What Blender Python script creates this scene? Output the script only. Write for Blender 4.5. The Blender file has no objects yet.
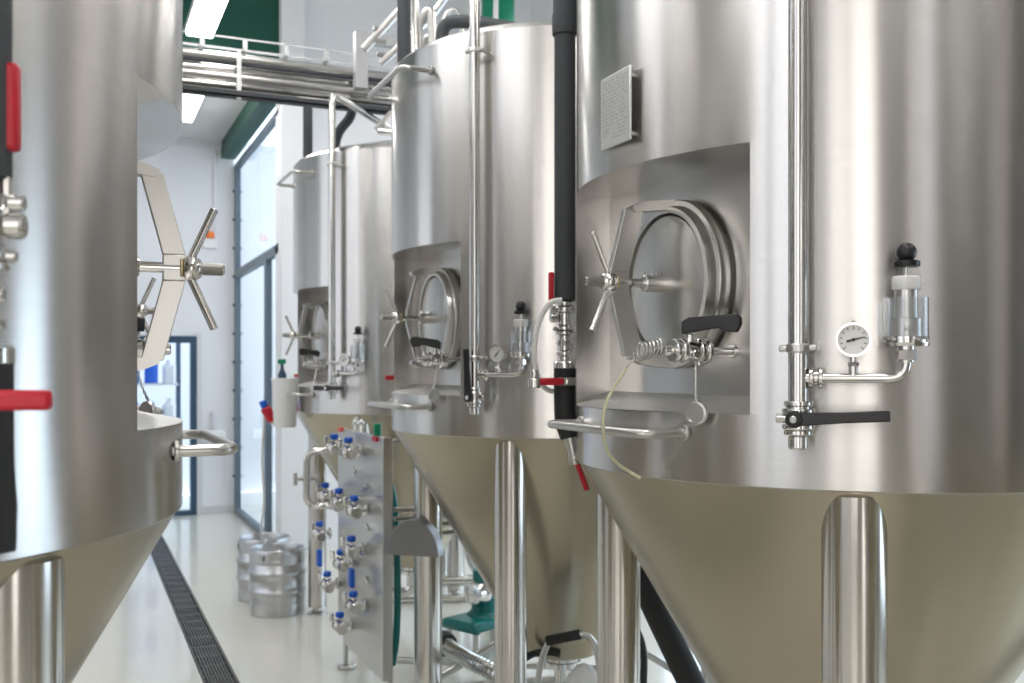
import bpy, math, random
from mathutils import Vector, Matrix
random.seed(4)
V = Vector
C = bpy.context.scene.collection
PI = math.pi
EYE = 1.9
R = .883                      # tank radius
JOINT = 1.607                 # height of the seam between cylinder and cone
TOP = 3.423

# ------------------------------------------------------------------ materials
def new_mat(name, col, rough=.5, metal=0., **kw):
    m = bpy.data.materials.new(name); m.use_nodes = True
    b = m.node_tree.nodes['Principled BSDF']
    b.inputs['Base Color'].default_value = (*col, 1)
    b.inputs['Roughness'].default_value = rough
    b.inputs['Metallic'].default_value = metal
    for k, v in kw.items():
        b.inputs[k.replace('_', ' ')].default_value = v
    return m

def brushed(name, col, rough, aniso, vary=.06, wave=0.0, rot=0.25, scale=(2.2, 2.2, .35)):
    m = new_mat(name, col, rough, 1.0)
    nt = m.node_tree; N = nt.nodes; L = nt.links; b = N['Principled BSDF']
    b.inputs['Anisotropic'].default_value = aniso
    b.inputs['Anisotropic Rotation'].default_value = rot
    t = N.new('ShaderNodeTangent'); t.direction_type = 'RADIAL'; t.axis = 'Z'
    L.new(t.outputs[0], b.inputs['Tangent'])
    tc = N.new('ShaderNodeTexCoord'); mp = N.new('ShaderNodeMapping')
    mp.inputs['Scale'].default_value = scale
    L.new(tc.outputs['Object'], mp.inputs[0])
    n = N.new('ShaderNodeTexNoise'); n.inputs['Scale'].default_value = 1.6; n.inputs['Detail'].default_value = 4
    L.new(mp.outputs[0], n.inputs[0])
    mr = N.new('ShaderNodeMapRange')
    mr.inputs['To Min'].default_value = max(.03, rough-vary); mr.inputs['To Max'].default_value = rough+vary
    L.new(n.outputs[0], mr.inputs[0]); L.new(mr.outputs[0], b.inputs['Roughness'])
    # fine grain of the brushing, running round the sheet
    mp2 = N.new('ShaderNodeMapping'); mp2.inputs['Scale'].default_value = (3, 3, 160)
    L.new(tc.outputs['Object'], mp2.inputs[0])
    g = N.new('ShaderNodeTexNoise'); g.inputs['Scale'].default_value = 1.5; g.inputs['Detail'].default_value = 2
    L.new(mp2.outputs[0], g.inputs[0])
    mx = N.new('ShaderNodeMapRange'); mx.inputs['To Min'].default_value = .93; mx.inputs['To Max'].default_value = 1.04
    L.new(g.outputs[0], mx.inputs[0])
    vm = N.new('ShaderNodeVectorMath'); vm.operation = 'SCALE'; vm.inputs[0].default_value = col
    L.new(mx.outputs[0], vm.inputs['Scale']); L.new(vm.outputs[0], b.inputs['Base Color'])
    if wave:
        n2 = N.new('ShaderNodeTexNoise'); n2.inputs['Scale'].default_value = 1.3; n2.inputs['Detail'].default_value = 0
        L.new(mp.outputs[0], n2.inputs[0])
        bp = N.new('ShaderNodeBump'); bp.inputs['Strength'].default_value = 1; bp.inputs['Distance'].default_value = wave
        L.new(n2.outputs[0], bp.inputs['Height']); L.new(bp.outputs[0], b.inputs['Normal'])
    return m

M = {
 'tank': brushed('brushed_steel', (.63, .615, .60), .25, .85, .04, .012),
 'cone': brushed('shaded_cone_steel', (.47, .425, .335), .25, .8, .04, .006),  # same steel as the shell, shade from the floor below mixed into its colour
 'leg': brushed('satin_leg_steel', (.62, .60, .57), .19, .3, .04),
 'panel': brushed('satin_panel_steel', (.55, .55, .54), .30, .2, .05, .006),
 'sheet': new_mat('plain_steel_sheet', (.60, .59, .57), .24, 1),
 'sill': new_mat('lit_sill_steel', (.74, .73, .71), .42, 1),  # shell steel again, light from above put into its paler colour
 'polish': new_mat('polished_steel', (.68, .67, .65), .12, 1),
 'satin': new_mat('satin_steel', (.60, .59, .57), .28, 1),
 'keg': new_mat('keg_steel', (.55, .56, .58), .33, 1),
 'thread': new_mat('threaded_steel', (.32, .31, .29), .45, 1),
 'galv': new_mat('galvanised_steel', (.72, .73, .74), .42, .6),
 'black': new_mat('black_plastic', (.012, .012, .014), .35),
 'rubber': new_mat('black_rubber', (.018, .018, .02), .6),
 'insul': new_mat('grey_pipe_insulation', (.055, .06, .068), .65),
 'red': new_mat('red_grip', (.55, .012, .03), .4),
 'blue': new_mat('blue_cap', (.01, .12, .62), .4),
 'teal': new_mat('teal_paint', (.0, .16, .15), .35),
 'green': new_mat('green_paint', (.003, .075, .05), .5),
 'greencap': new_mat('green_cap', (.0, .25, .12), .4),
 'whitep': new_mat('white_plastic', (.8, .8, .79), .35),
 'tube': new_mat('clear_yellow_tube', (.72, .72, .5), .3, 0, Transmission_Weight=.2),
 'wtube': new_mat('milky_tube', (.8, .8, .78), .3),
 'dial': new_mat('dial_face', (.82, .83, .8), .4),
 'orange': new_mat('orange_lamp', (.9, .2, .02), .4),
 'navy': new_mat('navy_frame', (.03, .07, .12), .45),
 'framegrey': new_mat('blue_grey_frame', (.13, .17, .21), .45),
 'drain': new_mat('drain_grate_dark', (.10, .095, .09), .45, .5),
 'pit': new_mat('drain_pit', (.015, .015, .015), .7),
 'bottleblue': new_mat('blue_bottle', (.08, .25, .6), .2),
 'brown': new_mat('brown_foot', (.28, .2, .13), .5),
 'plate': new_mat('name_plate', (.74, .74, .73), .38, .7),
 'etch': new_mat('etched_marks', (.56, .56, .56), .5, .5),
}
gl = new_mat('clear_glass', (.95, .98, 1), .02, 0, Transmission_Weight=1., IOR=1.2)
M['glass'] = gl
M['acrylic'] = new_mat('clear_acrylic', (.93, .95, .97), .04, 0, Transmission_Weight=.9, IOR=1.45)

def noisy(name, c1, c2, scale, rough, coat=0):
    m = new_mat(name, c1, rough); nt = m.node_tree; N = nt.nodes; L = nt.links; b = N['Principled BSDF']
    tc = N.new('ShaderNodeTexCoord')
    n = N.new('ShaderNodeTexNoise'); n.inputs['Scale'].default_value = scale; n.inputs['Detail'].default_value = 5
    L.new(tc.outputs['Object'], n.inputs[0])
    mx = N.new('ShaderNodeMix'); mx.data_type = 'RGBA'
    mx.inputs['A'].default_value = (*c1, 1); mx.inputs['B'].default_value = (*c2, 1)
    L.new(n.outputs[0], mx.inputs['Factor']); L.new(mx.outputs['Result'], b.inputs['Base Color'])
    b.inputs['Coat Weight'].default_value = coat; b.inputs['Coat Roughness'].default_value = .07
    return m
M['floor'] = noisy('cream_epoxy_floor', (.66, .645, .565), (.72, .70, .62), 1.3, .28, .5)
M['wall'] = noisy('white_wall_paint', (.78, .78, .81), (.82, .82, .84), .8, .7)
M['wallgrey'] = noisy('taupe_wall_paint', (.30, .28, .26), (.34, .32, .29), .8, .7)
M['ceil'] = noisy('grey_ceiling', (.6, .61, .6), (.66, .66, .65), .8, .7)
M['hallceil'] = noisy('hall_ceiling', (.75, .75, .75), (.8, .8, .8), .8, .7)
M['outfloor'] = noisy('pale_concrete', (.6, .63, .66), (.66, .7, .72), .8, .8)

def emit(name, col, s):
    m = bpy.data.materials.new(name); m.use_nodes = True; nt = m.node_tree
    nt.nodes.clear(); e = nt.nodes.new('ShaderNodeEmission'); o = nt.nodes.new('ShaderNodeOutputMaterial')
    e.inputs[0].default_value = (*col, 1); e.inputs[1].default_value = s
    nt.links.new(e.outputs[0], o.inputs[0]); return m
M['lamp'] = emit('strip_lamp_light', (1, .97, .93), 13)
M['daywin'] = emit('daylit_pane', (.92, .95, 1.0), 1.35)
M['daywin3'] = emit('daylit_pane_blue', (.70, .85, 1.0), 2.6)
M['daywin4'] = emit('daylit_pane_soft', (.9, .94, 1.0), 1.0)
M['daywin2'] = emit('daylit_pane_warm', (1.0, .96, .91), 2.0)

# ------------------------------------------------------------------ mesh builder
def frame(d):
    d = d.normalized()
    a = V((0, 0, 1)) if abs(d.z) < .9 else V((1, 0, 0))
    u = d.cross(a).normalized(); w = u.cross(d).normalized()
    return u, w
class MB:
    def __init__(s): s.v = []; s.f = []
    def add(s, vs, fs):
        n = len(s.v); s.v += [tuple(p) for p in vs]; s.f += [tuple(i+n for i in f) for f in fs]; return s
    def box(s, lo, hi):
        x0, y0, z0 = lo; x1, y1, z1 = hi
        vs = [(x0,y0,z0),(x1,y0,z0),(x1,y1,z0),(x0,y1,z0),(x0,y0,z1),(x1,y0,z1),(x1,y1,z1),(x0,y1,z1)]
        return s.add(vs, [(3,2,1,0),(4,5,6,7),(0,1,5,4),(1,2,6,5),(2,3,7,6),(3,0,4,7)])
    def obox(s, c, ax, ay, az, sx, sy, sz):           # oriented box, half sizes
        vs = []
        for k in (-1, 1):
            for i, j in ((-1,-1),(1,-1),(1,1),(-1,1)):
                vs.append(V(c)+V(ax)*sx*i+V(ay)*sy*j+V(az)*sz*k)
        return s.add(vs, [(3,2,1,0),(4,5,6,7),(0,1,5,4),(1,2,6,5),(2,3,7,6),(3,0,4,7)])
    def lathe(s, o, d, prof, n=32, caps=True):        # prof: (along, radius)
        o = V(o); d = V(d).normalized(); u, w = frame(d); vs = []; fs = []
        for a, r in prof:
            for i in range(n):
                t = 2*PI*i/n; vs.append(o+d*a+(u*math.cos(t)+w*math.sin(t))*max(r, 1e-4))
        for k in range(len(prof)-1):
            for i in range(n):
                j = (i+1) % n; fs.append((k*n+i, k*n+j, (k+1)*n+j, (k+1)*n+i))
        if caps:
            fs.append(tuple(range(n))[::-1]); fs.append(tuple((len(prof)-1)*n+i for i in range(n)))
        return s.add(vs, fs)
    def cyl(s, a, b, r, n=24, bev=None):
        a = V(a); b = V(b); L = (b-a).length
        bev = min(r*.2, L*.2) if bev is None else bev
        return s.lathe(a, b-a, [(0, r-bev), (bev, r), (L-bev, r), (L, r-bev)], n)
    def ball(s, c, r, n=20, sz=1):
        pr = [(-r*sz*math.cos(PI*k/12), r*math.sin(PI*k/12)) for k in range(13)]
        return s.lathe(c, (0, 0, 1), pr, n, False)
    def tube(s, pts, r, n=14, bend=0, caps=True, seg=7):
        pts = [V(p) for p in pts]
        if bend:
            out = [pts[0]]
            for i in range(1, len(pts)-1):
                p, a, b = pts[i], pts[i-1], pts[i+1]
                da = (a-p); db = (b-p); q = min(bend, da.length*.49, db.length*.49)
                A = p+da.normalized()*q; B = p+db.normalized()*q
                for k in range(seg+1):
                    t = k/seg; out.append(A*(1-t)**2+p*2*t*(1-t)+B*t*t)
            out.append(pts[-1]); pts = out
        rr = r if isinstance(r, (list, tuple)) else [r]*len(pts)
        vs = []; fs = []; u = None
        for i, p in enumerate(pts):
            d = (pts[min(i+1, len(pts)-1)]-pts[max(i-1, 0)]).normalized()
            if u is None: u, w = frame(d)
            else:
                u = (u-d*u.dot(d)).normalized()
            w = d.cross(u)
            for k in range(n):
                t = 2*PI*k/n; vs.append(p+(u*math.cos(t)+w*math.sin(t))*rr[i])
        for i in range(len(pts)-1):
            for k in range(n):
                j = (k+1) % n; fs.append((i*n+k, i*n+j, (i+1)*n+j, (i+1)*n+k))
        if caps:
            fs.append(tuple(range(n))[::-1]); fs.append(tuple((len(pts)-1)*n+i for i in range(n)))
        return s.add(vs, fs)
    def prism(s, poly, d):                            # planar polygon extruded by vector d
        n = len(poly); poly = [V(p) for p in poly]; d = V(d)
        vs = poly+[p+d for p in poly]
        fs = [tuple(range(n)), tuple(range(2*n-1, n-1, -1))]+[(i, i+n, (i+1) % n+n, (i+1) % n) for i in range(n)]
        return s.add(vs, fs)
    def build(s, name, mat, parent=None, ang=35, bevel=0, flat=False):
        me = bpy.data.meshes.new(name); me.from_pydata(s.v, [], s.f)
        import bmesh
        bm = bmesh.new(); bm.from_mesh(me); bmesh.ops.recalc_face_normals(bm, faces=bm.faces); bm.to_mesh(me); bm.free()
        me.materials.append(M[mat] if isinstance(mat, str) else mat)
        if not flat:
            me.shade_smooth(); me.set_sharp_from_angle(angle=math.radians(ang))
        o = bpy.data.objects.new(name, me); C.objects.link(o)
        if parent: o.parent = parent
        if bevel:
            b = o.modifiers.new('bevel', 'BEVEL'); b.width = bevel; b.segments = 2; b.limit_method = 'ANGLE'
        return o
def smooth(pts, k=8):
    pts = [V(p) for p in pts]; out = []
    for i in range(len(pts)-1):
        p0 = pts[max(i-1, 0)]; p1 = pts[i]; p2 = pts[i+1]; p3 = pts[min(i+2, len(pts)-1)]
        for j in range(k):
            t = j/k
            out.append(.5*((2*p1)+(p2-p0)*t+(2*p0-5*p1+4*p2-p3)*t*t+(3*p1-p0-3*p2+p3)*t**3))
    out.append(pts[-1]); return out
def tag(o, label=None, cat=None, group=None, kind=None):
    if label: o['label'] = label
    if cat: o['category'] = cat
    if group: o['group'] = group
    if kind: o['kind'] = kind
    return o
def empty(name, loc, rz=0):
    o = bpy.data.objects.new(name, None); C.objects.link(o); o.location = loc; o.rotation_euler = (0, 0, rz)
    o.empty_display_size = .2
    return o
def dup(o, parent=None):
    c = o.copy(); C.objects.link(c)
    if parent: c.parent = parent
    for ch in list(o.children): dup(ch, c)
    return c
def W(x, z, d):                                       # a place measured from the view point: sideways, height, depth
    return V((x*.9165+d*.4, -x*.4+d*.9165, z))
def P(px, py, d):
    return W((px-512)*d/1000, EYE-(py-371)*d/1000, d)

# ------------------------------------------------------------------ the setting
def struct(name, mb, mat, **k): return tag(mb.build(name, mat, flat=True, **k), kind='structure')
DR0, DR1 = .713, .918
XL, XR, YB, YF, YC = -4.2, 6.2, -4.6, 10.6, 13.8
GX = 1.95
fl = MB()
for (a, b, c, d) in ((XL, YB, DR0, 16), (DR1, YB, 9, 16), (DR0, 13.2, DR1, 16), (DR0, YB, DR1, .4)):
    fl.add([(a, b, 0), (c, b, 0), (c, d, 0), (a, d, 0)], [(0, 1, 2, 3)])
fl.add([(DR0, .4, 0), (DR0, .4, -.08), (DR0, 13.2, -.08), (DR0, 13.2, 0)], [(0, 1, 2, 3)])
fl.add([(DR1, .4, 0), (DR1, .4, -.08), (DR1, 13.2, -.08), (DR1, 13.2, 0)], [(3, 2, 1, 0)])
fl.add([(DR0, .4, -.08), (DR1, .4, -.08), (DR1, 13.2, -.08), (DR0, 13.2, -.08)], [(0, 1, 2, 3)])
struct('floor', fl, 'floor')
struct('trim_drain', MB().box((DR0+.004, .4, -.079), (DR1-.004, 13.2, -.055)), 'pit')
HC = 7.4
struct('wall_left', MB().box((XL-.1, YB, 0), (XL, YC+.1, HC)), 'wall')
struct('wall_back', MB().box((XL, YB-.1, 0), (XR, YB, HC)), 'wallgrey')
struct('wall_right', MB().box((XR, YB, 0), (XR+.1, YF, HC)), 'wallgrey')
struct('wall_front', MB().box((GX, YF, 0), (XR, YF+.15, HC)), 'wall')
struct('wall_pier', MB().box((GX, YF-.18, 0), (GX+.24, YF, HC)), 'wall')
struct('ceiling', MB().box((XL, YB, HC), (XR, YF+.15, HC+.1)), 'hallceil')
struct('ceiling_corridor', MB().box((XL, YF, 4.95), (GX, YC, 5.05)), 'ceil')
struct('trim_bulkhead', MB().box((XL, YF-.05, 4.95), (GX, YF, HC)), 'green')
struct('trim_beam', MB().box((GX-.17, YF-.02, 4.74), (GX+.02, YC, 4.95)), 'green')
struct('trim_ceiling', MB().box((XL, YC-.08, 4.86), (GX, YC, 4.95)), 'galv')
DX0, DX1, DZ = .55, 1.47, 2.36
wf = MB().box((XL, YC, 0), (DX0, YC+.12, 4.95)).box((DX1, YC, 0), (GX, YC+.12, 4.95)).box((DX0, YC, DZ), (DX1, YC+.12, 4.95))
struct('wall_far', wf, 'wall')
struct('baseboard_far', MB().box((DX1+.06, YC-.02, 0), (GX, YC, .1)), 'galv')
# door in the far wall
d = struct('door_1', MB().box((DX0, YC-.03, 0), (DX0+.08, YC+.1, DZ)).box((DX1-.08, YC-.03, 0), (DX1, YC+.1, DZ)).box((DX0+.08, YC-.03, DZ-.09), (DX1-.08, YC+.1, DZ)).box((DX0+.08, YC-.03, 0), (DX1-.08, YC+.1, .06)), 'navy')
MB().box((DX0+.08, YC+.03, .06), (DX1-.08, YC+.04, DZ-.09)).build('glass', 'glass', d, flat=True)
MB().tube([(DX0+.12, YC-.03, 1.0), (DX0+.12, YC-.09, 1.0), (DX0+.12, YC-.09, 1.4), (DX0+.12, YC-.03, 1.4)], .012, bend=.03).build('door_handle', 'satin', d)
struct('trim_door', MB().box((DX1, YC-.04, 0), (DX1+.06, YC, DZ+.04)), 'galv')
# glazed side of the corridor
g = struct('window_1', MB().box((GX, YF, 0), (GX+.08, YC, .07)).box((GX, YC-.12, .07), (GX+.08, YC, 4.66)).box((GX, YF, 3.14), (GX+.08, YC-.12, 3.24))
           .box((GX, 11.36, .07), (GX+.08, 11.47, 3.14)).box((GX, YF, 4.6), (GX+.08, YC-.12, 4.66)), 'framegrey')
MB().box((GX+.035, YF, .07), (GX+.045, 11.36, 3.14)).build('glass', 'glass', g, flat=True)
MB().box((GX+.035, 11.47, .07), (GX+.045, YC-.12, 3.14)).build('glass', 'glass', g, flat=True)
MB().box((GX+.035, YF, 3.24), (GX+.045, YC-.12, 4.6)).build('glass', 'glass', g, flat=True)
for k in range(11):
    MB().cyl((GX-.03, YC-.08, .5+k*.38), (GX+.0, YC-.08, .5+k*.38), .018, 10).build('frame_clip', 'navy', g)
struct('wall_outside', MB().box((XL, 16.2, 0), (9, 16.3, 5.5)), 'wall')
# hall windows behind and to the left of the viewer
def hall_window(n, lo, hi, axis, mat):
    x0, y0, z0 = lo; x1, y1, z1 = hi
    fr = MB()
    if axis == 'x':
        fr.box((x0, y0-.06, z0-.06), (x0+.08, y1+.06, z0)).box((x0, y0-.06, z1), (x0+.08, y1+.06, z1+.06))
        k = 5
        for i in range(k+1):
            y = y0+(y1-y0)*i/k; fr.box((x0, y-.03, z0), (x0+.08, y+.03, z1))
        pane = MB().box((x0+.01, y0, z0), (x0+.03, y1, z1))
    else:
        fr.box((x0-.06, y0, z0-.06), (x1+.06, y0+.08, z0)).box((x0-.06, y0, z1), (x1+.06, y0+.08, z1+.06))
        k = 4
        for i in range(k+1):
            x = x0+(x1-x0)*i/k; fr.box((x-.03, y0, z0), (x+.03, y0+.08, z1))
        pane = MB().box((x0, y0+.01, z0), (x1, y0+.03, z1))
    f = struct('window_%d' % n, fr, 'framegrey'); pane.build('glass', mat, f, flat=True)
hall_window(2, (XL, -1.2, 1.2), (XL, 1.9, 5.8), 'x', 'daywin')
hall_window(3, (XL, 4.4, 1.6), (XL, 9.6, 5.8), 'x', 'daywin4')
hall_window(4, (-4.0, YB, .6), (-2.1, YB, 6.4), 'y', 'daywin2')
hall_window(5, (XL, -4.4, .6), (XL, -2.9, 6.4), 'x', 'daywin2')

def right_window(n, y0, y1, z0, z1, k):
    x = XR; fr = MB().box((x-.08, y0-.06, z0-.06), (x, y1+.06, z0)).box((x-.08, y0-.06, z1), (x, y1+.06, z1+.06))
    for i in range(k+1):
        y = y0+(y1-y0)*i/k; fr.box((x-.08, y-.03, z0), (x, y+.03, z1))
    f = struct('window_%d' % n, fr, 'framegrey')
    MB().box((x-.03, y0, z0), (x-.01, y1, z1)).build('glass', 'daywin3', f, flat=True)
right_window(6, -.6, 2.6, .4, 2.6, 3)
hall_window(8, (.25, YB, .1), (1.5, YB, 3.6), 'y', 'daywin2')  # unseen window, added to brighten what the hatch yokes reflect
right_window(7, 4.2, 9.8, .4, 3.2, 5)
# strip lamps
def lamp(x, y0, y1, z, label):
    t = empty('strip_lamp', (x, (y0+y1)/2, z)); h = (y1-y0)/2
    MB().box((-.14, -h, .03), (.14, h, .09)).build('housing', 'whitep', t, bevel=.008)
    MB().box((-.12, -h+.02, 0), (.12, h-.02, .03)).build('diffuser', 'lamp', t)
    rods = [MB().cyl((0, yy, .09), (0, yy, (HC if y0 < YF else 4.95)-z), .006, 8) for yy in (-h*.7, h*.7)]
    for r_ in rods: r_.build('hanger', 'galv', t)
    tag(t, label, 'lamp', 'strip lamps under the roof')
lamp(1.12, 7.2, 10.3, 5.2, 'long white strip lamp glowing before the green panel, nearest the top edge')
lamp(1.12, 10.65, 12.2, 4.8, 'strip lamp under the low grey ceiling, just past the pipe rack')
lamp(1.12, 3.2, 6.3, 5.2, 'strip lamp over the aisle between the tanks')
lamp(1.12, -.8, 2.3, 5.2, 'strip lamp straight above the viewer')
lamp(-2.6, -.8, 2.3, 5.2, 'strip lamp left of the near left tank')
lamp(-2.6, 3.2, 6.3, 5.2, 'strip lamp beyond the near left tank')
lamp(4.4, 3.2, 6.3, 5.2, 'strip lamp on the far side of the tank row')
lamp(4.4, -.8, 2.3, 5.2, 'strip lamp right of the near right tank')
lamp(4.4, 7.0, 10.0, 5.2, 'strip lamp above the back end of the tank row')

# drain grates
def grate_mb():
    m = MB(); w0, w1 = DR0+.006, DR1-.006
    m.box((w0, .004, -.03), (w0+.012, .992, .0)).box((w1-.012, .004, -.03), (w1, .992, .0))
    for y in (.004, .25, .5, .74, .972): m.box((w0+.012, y, -.028), (w1-.012, y+.02, -.004))
    n = 8
    for i in range(n):
        x = w0+.02+(w1-w0-.04)*(i+.5)/n; m.box((x-.006, .024, -.027), (x+.006, .972, -.001))
    return m
gr0 = None
for k in range(12):
    if gr0 is None: gr0 = grate_mb().build('drain_grate', 'drain', flat=True); o = gr0
    else: o = gr0.copy(); C.objects.link(o)
    o.location = (0, 1.2+k, 0)
    tag(o, 'dark slotted steel grate laid end to end in the floor drain', 'drain grate', 'grates of the floor drain')

# ------------------------------------------------------------------ fermentation tanks
def pol(a, r, z, t=0.):
    a = math.radians(a); return V((r*math.cos(a)-t*math.sin(a), r*math.sin(a)+t*math.cos(a), z))
def er(a): a = math.radians(a); return V((math.cos(a), math.sin(a), 0))
def et(a): a = math.radians(a); return V((-math.sin(a), math.cos(a), 0))

def tank_shell(y0, y1, zs, zt, xb=.66):
    # outer circle with a rectangular niche cut in on the -x side between y0 and y1
    Rr = R; a0 = math.atan2(y0, -math.sqrt(Rr*Rr-y0*y0)); a1 = math.atan2(y1, -math.sqrt(Rr*Rr-y1*y1))
    # a0 is about -PI+.., a1 is about PI-..
    if a0 < 0: a0 += 2*PI
    n_out = 132; n_in = 36
    out = [a0+(a1+2*PI-a0)*i/n_out for i in range(n_out+1)]        # from niche edge y0 round the far side to y1
    inn = [a1+(a0-a1)*i/n_in for i in range(n_in+1)]               # along the niche opening, y1 to y0
    def c(a, z, r=Rr): return (r*math.cos(a), r*math.sin(a), z)
    m = MB(); full = out[:-1]+[x for x in inn[:-1]]; n = len(full)
    def band(z0, r0, z1, r1, ang, closed):
        k = len(ang); vs = [c(a, z0, r0) for a in ang]+[c(a, z1, r1) for a in ang]
        m.add(vs, [(i, (i+1) % k, (i+1) % k+k, i+k) for i in range(k if closed else k-1)])
    band(JOINT-.004, Rr-.006, JOINT, Rr, full, True)
    band(JOINT, Rr, zs, Rr, full, True)
    band(zs, Rr, zt, Rr, out, False)
    band(zt, Rr, TOP-.02, Rr, full, True)
    band(TOP-.02, Rr, TOP, Rr-.02, full, True)
    # shallow dished top
    band(TOP, Rr-.02, TOP+.02, Rr-.05, full, True); band(TOP+.02, Rr-.05, TOP+.13, .45, full, True); band(TOP+.13, .45, TOP+.16, .02, full, True)
    zi = zs+.042
    p1 = (-xb, y1); p2 = (-xb, y0)
    # niche back wall, side walls
    m.add([(p1[0], p1[1], zi), (p2[0], p2[1], zi), (p2[0], p2[1], zt), (p1[0], p1[1], zt)], [(0, 1, 2, 3)])
    A1 = c(a1, 0); A0 = c(a0, 0)
    m.add([(A1[0], A1[1], zs), (p1[0], p1[1], zi), (p1[0], p1[1], zt), (A1[0], A1[1], zt)], [(0, 1, 2, 3)])
    m.add([(A0[0], A0[1], zs), (p2[0], p2[1], zi), (p2[0], p2[1], zt), (A0[0], A0[1], zt)], [(3, 2, 1, 0)])
    # soffit
    for zo, zn in ((zt, zt),):
        k = len(inn)
        vs = [c(a, zo) for a in inn]+[(-xb, y1+(y0-y1)*(math.sin(a)*Rr-y1)/(y0-y1), zn) for a in inn]
        m.add(vs, [(i, i+1, i+1+k, i+k) for i in range(k-1)])
    k = len(inn); sl = MB()
    top = [c(a, zs) for a in inn]+[(-xb, y1+(y0-y1)*(math.sin(a)*Rr-y1)/(y0-y1), zi) for a in inn]
    sl.add(top+[(x, y, z-.004) for x, y, z in top], [(i, i+1, i+1+k, i+k) for i in range(k-1)]+[(i+2*k, i+3*k, i+1+3*k, i+1+2*k) for i in range(k-1)]+[(i, i+2*k, i+1+2*k, i+1) for i in range(k-1)])
    return m, sl

def make_hatch(T, zc, bw):
    yc = -.037
    o = V((-.62, yc, zc)); dx = V((-1, 0, 0))
    h = MB().lathe(o, dx, [(.0, .236), (.052, .236), (.055, .250), (.074, .250), (.078, .247), (.078, .232), (.092, .229), (.104, .225), (.104, .209), (.06, .203)], 64, False).build('hatch_frame', 'satin', T, 40)
    dish = [(.085, .204)]+[(.098+.022*(1-(r/.2)**2), r) for r in (.2, .19, .17, .14, .11, .08, .05, .02, .0)]
    MB().lathe(o, dx, dish, 64, False).build('hatch_lid', 'sheet', h, 50)
    for s in (-1, 1):
        ly = MB().prism([(-.69, yc-.02, zc+s*.222), (-.83, yc-.02, zc+s*.205), (-.84, yc-.02, zc+s*.222), (-.80, yc-.02, zc+s*.238), (-.69, yc-.02, zc+s*.25)], (0, .04, 0))
        ly.build('hatch_lug', 'satin', h)
    y = MB(); t = .011; b = bw
    poly = [(-.797, .216), (-.797-b, .216), (-.846-b, .03), (-.846-b, -.03), (-.797-b, -.216), (-.797, -.216), (-.846, -.03), (-.846, .03)]
    # two arms and the hub block, each convex
    q = lambda k: (poly[k][0], yc-t, zc+poly[k][1])
    y.prism([q(0), q(1), q(2), q(7)], (0, 2*t, 0)); y.prism([q(7), q(2), q(3), q(6)], (0, 2*t, 0)); y.prism([q(6), q(3), q(4), q(5)], (0, 2*t, 0))
    y.build('yoke', 'satin', h, bevel=.002)
    s_ = MB().cyl((-.73, yc, zc), (-.985, yc, zc), .0125, 16)
    s_.build('spindle', 'polish', h)
    MB().cyl((-.93, yc, zc), (-.982, yc, zc), .0145, 16).build('spindle_thread', 'thread', h)
    MB().cyl((-.735, yc, zc), (-.795, yc, zc), .025, 24).cyl((-.75, yc, zc+.02), (-.75, yc, zc+.036), .006, 8).cyl((-.782, yc, zc+.02), (-.782, yc, zc+.036), .006, 8).build('boss', 'polish', h)
    hw = MB().lathe((-.888, yc, zc), dx, [(0, .02), (.004, .026), (.012, .029), (.03, .029), (.04, .023), (.044, .02)], 24)
    hw.cyl((-.905, yc, zc+.015), (-.962, yc, zc+.142), .0095, 14); hw.cyl((-.905, yc, zc-.015), (-.962, yc, zc-.142), .0095, 14)
    hw.build('hand_wheel', 'polish', h)
    MB().cyl((-.884, yc, zc), (-.889, yc, zc), .024, 24).build('washer', new_brass, h)
new_brass = new_mat('brass_washer', (.6, .5, .28), .3, 1)

def grab_rail(T, z, name='grab_rail'):
    r = MB().tube([(-.80, -.31, z), (-.97, -.31, z), (-.97, .25, z), (-.80, .25, z)], .0125, bend=.05)
    r.cyl((-.826, -.31, z), (-.836, -.31, z), .022, 16).cyl((-.846, .25, z), (-.856, .25, z), .022, 16)
    r.build(name, 'satin', T)

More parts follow.
